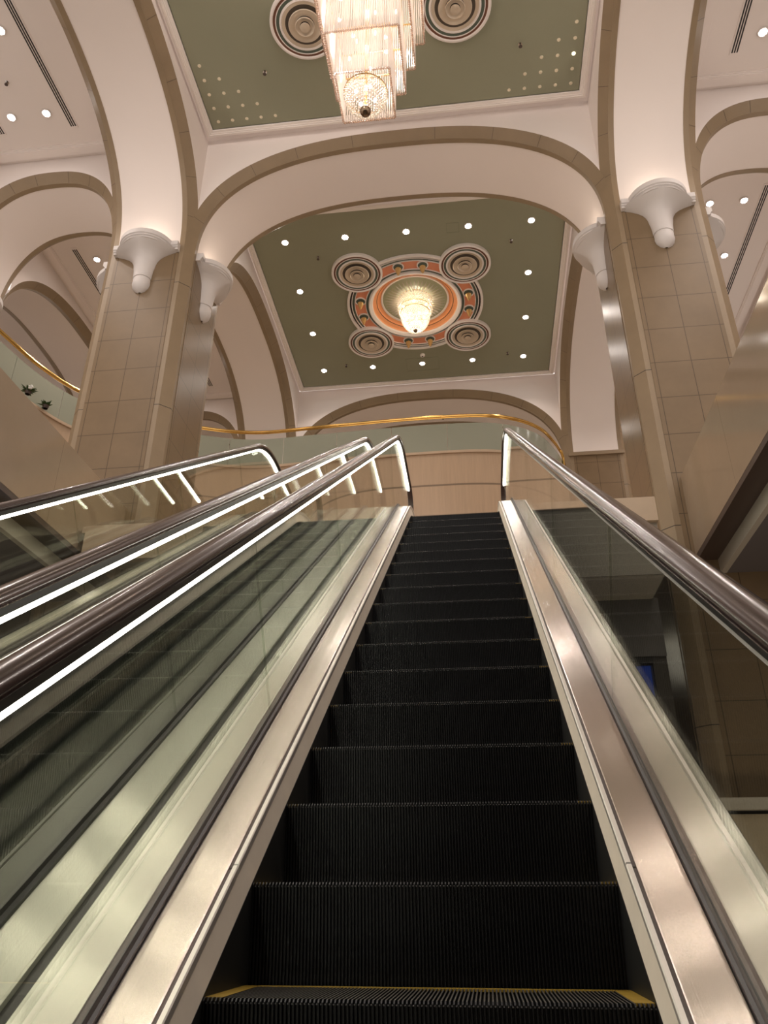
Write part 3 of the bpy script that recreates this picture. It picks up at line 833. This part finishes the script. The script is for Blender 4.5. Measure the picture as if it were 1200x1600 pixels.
r = thing('lower_front', (1.4, 9.0, ZF), 'grey fronted dim wall under the landing edge, right of the escalator', 'wall', None, 'structure')
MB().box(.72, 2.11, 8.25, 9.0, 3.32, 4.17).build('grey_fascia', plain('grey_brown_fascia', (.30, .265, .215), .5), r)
MB().box(.73, 2.10, 8.27, 9.0, 3.312, 3.32).build('fascia_soffit', M['soffit_pale'], r)  # paler sheet puts the light from below into the underside colour
MB().box(.72, 2.16, 9.0, 9.2, 2.62, 3.32).build('dark_head_panel', plain('dark_head_panel', (.15, .135, .125), .5), r)
MB().box(2.0, 2.16, 9.04, 9.2, ZF, 2.62).build('door_side', plain('dark_brown_jamb', (.06, .048, .036), .4), r)
MB().box(.72, 2.0, 9.02, 9.2, 2.55, 2.62).build('door_head', M['slot'], r)
r = thing('blue_screen', (1.4, 9.12, ZF), 'deep blue panel seen low through the right escalator glass', 'screen')
MB().box(.74, 1.975, 9.08, 9.12, ZF+.06, 2.53).build('panel', M['blue'], r)
m = MB(); m.box(.72, .74, 9.07, 9.13, ZF, 2.55); m.box(1.975, 1.995, 9.07, 9.13, ZF, 2.55); m.box(.74, 1.975, 9.07, 9.13, 2.53, 2.55); m.box(.74, 1.975, 9.07, 9.13, ZF, ZF+.06)
m.build('bezel', M['slot'], r)

def side(xf, s, nm, other):
    """mezzanine edge along the escalator well; s=+1 on the right"""
    r = thing('side_parapet', (xf, 4, 3.98), 'polished beige marble parapet along the %s of the escalator well, ending at the %s column' % (other, nm), 'parapet', None, 'structure')
    B = lambda a, b, y0, y1, z0, z1: MB().box(*sorted((xf+s*a, xf+s*b)), y0, y1, z0, z1)
    B(0, .14, -2, y1[0], 3.97, 5.09).build('marble_front', M['marble'], r)
    B(.002, .25, -2, y1[0], 3.90, 3.97).build('recess_band', M['bronze'], r)
    B(.25, .32, -2, y1[0], 3.72, 3.97).build('pale_downstand', M['soffit_pale'], r)
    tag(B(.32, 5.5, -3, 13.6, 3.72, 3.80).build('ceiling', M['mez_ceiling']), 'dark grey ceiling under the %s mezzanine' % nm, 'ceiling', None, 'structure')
    tag(B(.14, 5.5, -3, 17, 4.17, LAND).build('floor', M['floor']), 'upper floor of the %s mezzanine' % nm, 'floor', None, 'structure')
side(XR, 1, 'right', 'right'); side(XL, -1, 'left', 'left')
tag(MB().box(-11, 9, -4, 14, ZF-.1, ZF).build('floor', M['floor']), 'lower hall floor at the foot of the escalators', 'floor', None, 'structure')
tag(MB().box(-10.4, 8.4, -4.1, -4, ZF, 3.8).build('wall_back', M['lowwall']), 'lower hall wall behind the foot of the escalators', 'wall', None, 'structure')  # added out of view to keep ambient light off the lower level
r = thing('stone_planter_wall', (3.4, 9.12, ZF), 'low beige marble wall with a pale ledge in front of the right column', 'low wall', None, 'structure')
MB().box(2.2, 6, 9.0, 9.28, ZF, .92).build('marble_face', M['ledge_marble'], r)
MB().box(2.18, 6, 8.92, 9.3, .955, 1.075).build('ledge', M['soffit_pale'], r)
MB().box(2.2, 6, 9.03, 9.28, .92, .97).build('shadow_gap', M['slot'], r)
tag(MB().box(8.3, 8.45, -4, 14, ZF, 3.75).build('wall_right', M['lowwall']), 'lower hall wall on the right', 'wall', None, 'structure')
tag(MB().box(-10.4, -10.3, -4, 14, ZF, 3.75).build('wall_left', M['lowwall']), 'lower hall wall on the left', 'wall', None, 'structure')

# ------------------------------------------------------------------ escalators
E0 = -.156
Y0 = -1.55
YI = (LAND+1.595)/TA
RT = 1.5; tl = RT*math.tan(rad(35.4)/2)
YA, YBn = YI-tl*CA, YI+tl
def nos(y):
    if y <= YA: return TA*y-1.595
    if y >= YBn: return LAND
    # circle of radius RT tangent to both
    return LAND-RT+math.sqrt(RT*RT-(y-YBn)**2)
YE = 9.55
path = [Y0] + [1.0, 3.0, 5.0, 7.0] + [YA+(YBn-YA)*k/10 for k in range(11)] + [9.0, YE]
def sweep(mb, prof, xo, s, ys=None, closed=True, cap=True):
    """prof: (offset from the centre line, vertical height above the nosing line); s mirrors"""
    ys = ys or path; rows, uvs = [], []; u = 0
    pl = [0]
    for a, b in zip(prof, prof[1:]): pl.append(pl[-1]+math.dist(a, b))
    for i, y in enumerate(ys):
        if i: u += math.hypot(ys[i]-ys[i-1], nos(ys[i])-nos(ys[i-1]))
        rows.append([(xo+s*o, y, nos(y)+h) for o, h in prof]); uvs += [(u, v) for v in pl]
    b = len(mb.v); mb.grid(rows, closed_v=closed, uvs=uvs)
    if cap and closed:
        n = len(prof); mb.f.append(tuple(b+k for k in range(n))); e = b+(len(rows)-1)*n; mb.f.append(tuple(e+k for k in range(n-1, -1, -1)))
    return mb
def rect(o0, o1, h0, h1): return [(o0, h0), (o0, h1), (o1, h1), (o1, h0)]

def step_mesh():
    W = .497; n = 106; p = 2*W/n; T, RZ = .347, .2466
    xs = []
    for k in range(n):
        x = -W+k*p; xs += [(x, 0), (x+p*.12, 1), (x+p*.50, 1), (x+p*.62, 0)]
    xs.append((W, 0))
    rows = []
    g = .011
    # tread back -> nosing -> riser down (slightly bowed)
    def prow(y, z, ny, nz): rows.append([(x, y+(0 if up else -ny*g), z+(0 if up else -nz*g)) for x, up in xs])
    prow(T+.006, 0, 0, 1); prow(.006, 0, 0, 1); prow(0, -.006, -1, .2)
    for k in range(1, 6):
        t = k/5; prow(.030*math.sin(PI*.5*t), -.006-(RZ+.02)*t, -1, 0)
    m = MB(); m.grid(rows)
    return m
esc = thing('escalator', (E0, Y0, ZF), 'nearer escalator with black steps, climbing away in the centre of the photo', 'escalator', 'pair of escalators')
sm = step_mesh()
M['worn_step'] = plain('worn_step_rib_metal', (.13, .12, .105), .4, metal=.4)  # lighter colour on tread ribs stands in for ceiling light on them
STEP_C = len(sm.v)//8
first = None
def make_steps():
    first = None
    for k in range(-3, 20):
        y = 2.3517+.347*k; z = nos(y)
        if first is None:
            first = MB().add([(v[0]+E0, v[1]+y, v[2]+z) for v in sm.v], sm.f).build('step', M['black_step'], esc, loc=(E0, y, z))
            up = [k % 4 == 1 for k in range(STEP_C-1)]
            first.data.materials.append(M['worn_step'])
            for k in range(STEP_C-1):
                if up[k]: first.data.polygons[k].material_index = 1
            yl = MB()
            for s in (-1, 1): yl.box(*sorted((E0+s*.497, E0+s*.455)), y+.022, y+.345, z-.006, z+.0005)
            yl.box(E0-.497, E0+.497, y+.322, y+.346, z-.006, z+.0005)
            # grooves through the yellow strip
            yl.build('yellow_marking', M['yellow'], first)
            o = first
        else:
            o = copy_tree(first, esc)
        o.location = Vector((E0, y, z))-Vector(esc.location)
make_steps()
for s, nm in ((-1, 'left'), (1, 'right')):
    sweep(MB(), [(.4985, -.004), (.515, .105), (.53, .105), (.53, -.004)], E0, s).build('skirt_strip', M['skirt'], esc)
    sweep(MB(), rect(.4978, .52, -.40, -.004), E0, s).build('skirt_panel', M['dark_skirt'], esc)
    # bright trim on top of the skirt, in lengths
    cuts = [Y0, 2.235, 5.2, 8.0, YE]
    for a, b in zip(cuts, cuts[1:]):
        ys = [a+.003] + [q for q in path if a+.05 < q < b-.05] + [b-.003]
        t = sweep(MB(), [(.508, .088), (.505, .118), (.508, .122), (.519, .122), (.519, .088)], E0, s, ys).build('skirt_trim', M['trim_steel'], esc)
        sweep(MB(), rect(.519, .529, .09, .112), E0, s, ys).build('trim_groove', M['grey_profile'], t)
    sweep(MB(), [(.529, .05), (.529, .122), (.532, .124), (.640, .126), (.643, .122), (.643, .05)], E0, s).build('inner_deck', M['deck'], esc)
    sweep(MB(), [(.643, .08), (.643, .140), (.650, .146), (.653, .160), (.667, .160), (.671, .146), (.684, .140), (.684, .08)], E0, s).build('glass_gasket', M['gasket'], esc)
    sweep(MB(), [(.684, .0), (.684, .128), (.687, .130), (.827, .134), (.832, .128), (.832, .0)], E0, s).build('outer_deck', M['outer_deck'], esc)
    if s < 0: sweep(MB(), rect(.8325, .8715, .03, .112), E0, s).build('edge_seal', M['gasket'], esc)  # black strip painted in for the shade inside the deck gap
    sweep(MB(), rect(.70, .825, -.75, .0), E0, s).build('truss_cladding', M['clad'], esc)
    # glass, cut square to the incline
    jy = [2.62+1.55*k for k in range(-3, 5)]
    hb, ht = .13, .992
    def pane(ya, yz):
        """ya,yz: rail-line positions of the two cut edges"""
        rows = []; K = 8
        for i in range(K+1):
            col = []
            yr = ya+(yz-ya)*i/K
            for o, hh in ((.654, hb), (.654, ht), (.666, ht), (.666, hb)):
                # cut edges lean with the incline
                sl = 1 if yr < YA else max(0, 1-(yr-YA)/1.0)
                y = yr+(ht-hh)*CA*CA*TA*sl
                col.append((E0+s*o, y, nos(y)+hh))
            rows.append(col)
        m = MB(); m.grid(rows, closed_v=True)
        n = len(rows)*4; m.f += [(0, 1, 2, 3), (n-1, n-2, n-3, n-4)]
        return m
    ed = [y for y in jy if y > Y0] + [9.4]
    for a, b in zip(ed, ed[1:]): pane(a+.003, b-.003).build('glass_panel', M['glass'], esc)
    # handrail with its guide and light strip
    hp = [(.640, 1.052), (.622, 1.052), (.618, 1.062), (.620, 1.078), (.630, 1.092), (.648, 1.100), (.672, 1.100), (.690, 1.092), (.700, 1.078), (.702, 1.062), (.698, 1.052), (.680, 1.052)]
    # newel: carry the rail round at the top end
    mb = MB(); rows = []; uv = []
    for y in path: rows.append([(E0+s*o, y, nos(y)+h) for o, h in hp])
    rn = .36; cz = LAND+1.075-rn
    for k in range(1, 17):
        a = PI*k/16
        rows.append([(E0+s*o, YE+math.sin(a)*(rn+h-1.075), cz+math.cos(a)*(rn+h-1.075)) for o, h in hp])
    mb.grid(rows, closed_v=True); mb.build('handrail', M['rubber'], esc, smooth=True, angle=50)
    g = sweep(MB(), rect(.638, .682, 1.018, 1.052), E0, s).build('handrail_guide', M['gasket'], esc)
    if s < 0:
        for q in (.649,): sweep(MB(), rect(q, q+.022, .994, 1.018), E0, s).build('light_strip', M['led'], esc)
    else:
        low = [y for y in path if y <= YA+.05]; up = [y for y in path if y >= YA]
        for q in (.649,):
            sweep(MB(), rect(q, q+.022, .994, 1.018), E0, s, low).build('light_strip', M['led_dim'], esc)['label'] = 'unlit length of light strip'
            sweep(MB(), rect(q, q+.022, .994, 1.018), E0, s, up).build('light_strip', M['led'], esc)['label'] = 'lit length of light strip'
e2 = copy_tree(esc); e2.location = Vector(esc.location)+Vector((-1.704, 0, 0))
e2['label'] = 'second escalator on the left, parallel to the nearer one, its rails glowing'
for o in e2.children:
    if o.name.startswith('light_strip'):
        if o.data.materials[0].name.startswith('unlit'):
            o.data = o.data.copy(); o.data.materials[0] = M['led']
        if 'label' in o: del o['label']
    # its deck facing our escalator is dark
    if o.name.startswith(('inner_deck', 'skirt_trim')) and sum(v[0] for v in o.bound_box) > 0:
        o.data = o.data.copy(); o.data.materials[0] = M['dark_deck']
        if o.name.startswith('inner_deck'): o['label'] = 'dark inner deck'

# ------------------------------------------------------------------ light: corbel uplights, added lower hall fills, rest of the hall
for cx, cy, f in ((CX[0], CY[1], ((0, -1), (1, 0), (0, 1), (-1, 0))), (CX[1], CY[1], ((0, -1), (-1, 0), (0, 1), (1, 0)))):
    for dx, dy in f:
        light('POINT', (cx+dx*(H+.22), cy+dy*(H+.22), 10.2), 5, (1, .83, .66), .12)
for x, y, z, e in ((5.6, 2.0, 3.0, 14), (5.6, 6.5, 3.0, 14), (-7.4, 2.0, 3.0, 14), (-7.4, 6.5, 3.0, 14), (1.6, 12.2, 3.6, 12), (-3.5, 12.2, 3.6, 12), (1.3, 4.6, -2.2, 170)):  # unseen fill lamps added to brighten the lower level
    light('POINT', (x, y, z), e, (1., .88, .74), .5)
w = bpy.data.worlds.new('hall_ambient'); SC.world = w; w.use_nodes = True
w.node_tree.nodes['Background'].inputs[0].default_value = (1., .905, .84, 1)
w.node_tree.nodes['Background'].inputs[1].default_value = 1.0
for y in (-3.5, 2.0):
    light('POINT', (XC-1.5, y-.5, 12.0), 260, WARM, .4)
light('SPOT', (-3.3, 19.6, 12.4), 120, WARM, .1, (0, 0, 0), 130)
light('SPOT', (1.3, 19.6, 12.4), 120, WARM, .1, (0, 0, 0), 130)

# ------------------------------------------------------------------ camera
cd = bpy.data.cameras.new('camera'); cam = bpy.data.objects.new('camera', cd); COL.objects.link(cam)
pit, yaw, rol = rad(27.16), rad(-6.93), rad(.15)
fw = Vector((math.sin(yaw)*math.cos(pit), math.cos(yaw)*math.cos(pit), math.sin(pit)))
rt = Vector((math.cos(yaw), -math.sin(yaw), 0)); up = rt.cross(fw)
r2 = math.cos(rol)*rt+math.sin(rol)*up; u2 = -math.sin(rol)*rt+math.cos(rol)*up
cam.matrix_world = Matrix(((r2.x, u2.x, -fw.x, 0), (r2.y, u2.y, -fw.y, 0), (r2.z, u2.z, -fw.z, 0), (0, 0, 0, 1)))
cd.sensor_fit = 'VERTICAL'; cd.sensor_height = 36.; cd.lens = 36.*1222.2/1600.
cd.clip_start = .02; cd.clip_end = 200
SC.camera = cam
SC.view_settings.view_transform = 'Standard'; SC.view_settings.look = 'None'
SC.view_settings.exposure = .3; SC.view_settings.gamma = 1.; SC.view_settings.use_curve_mapping = False
try:
    SC.cycles.transparent_max_bounces = 24; SC.cycles.max_bounces = 8; SC.cycles.sample_clamp_indirect = 6.
    SC.cycles.use_denoising = True
except Exception: pass
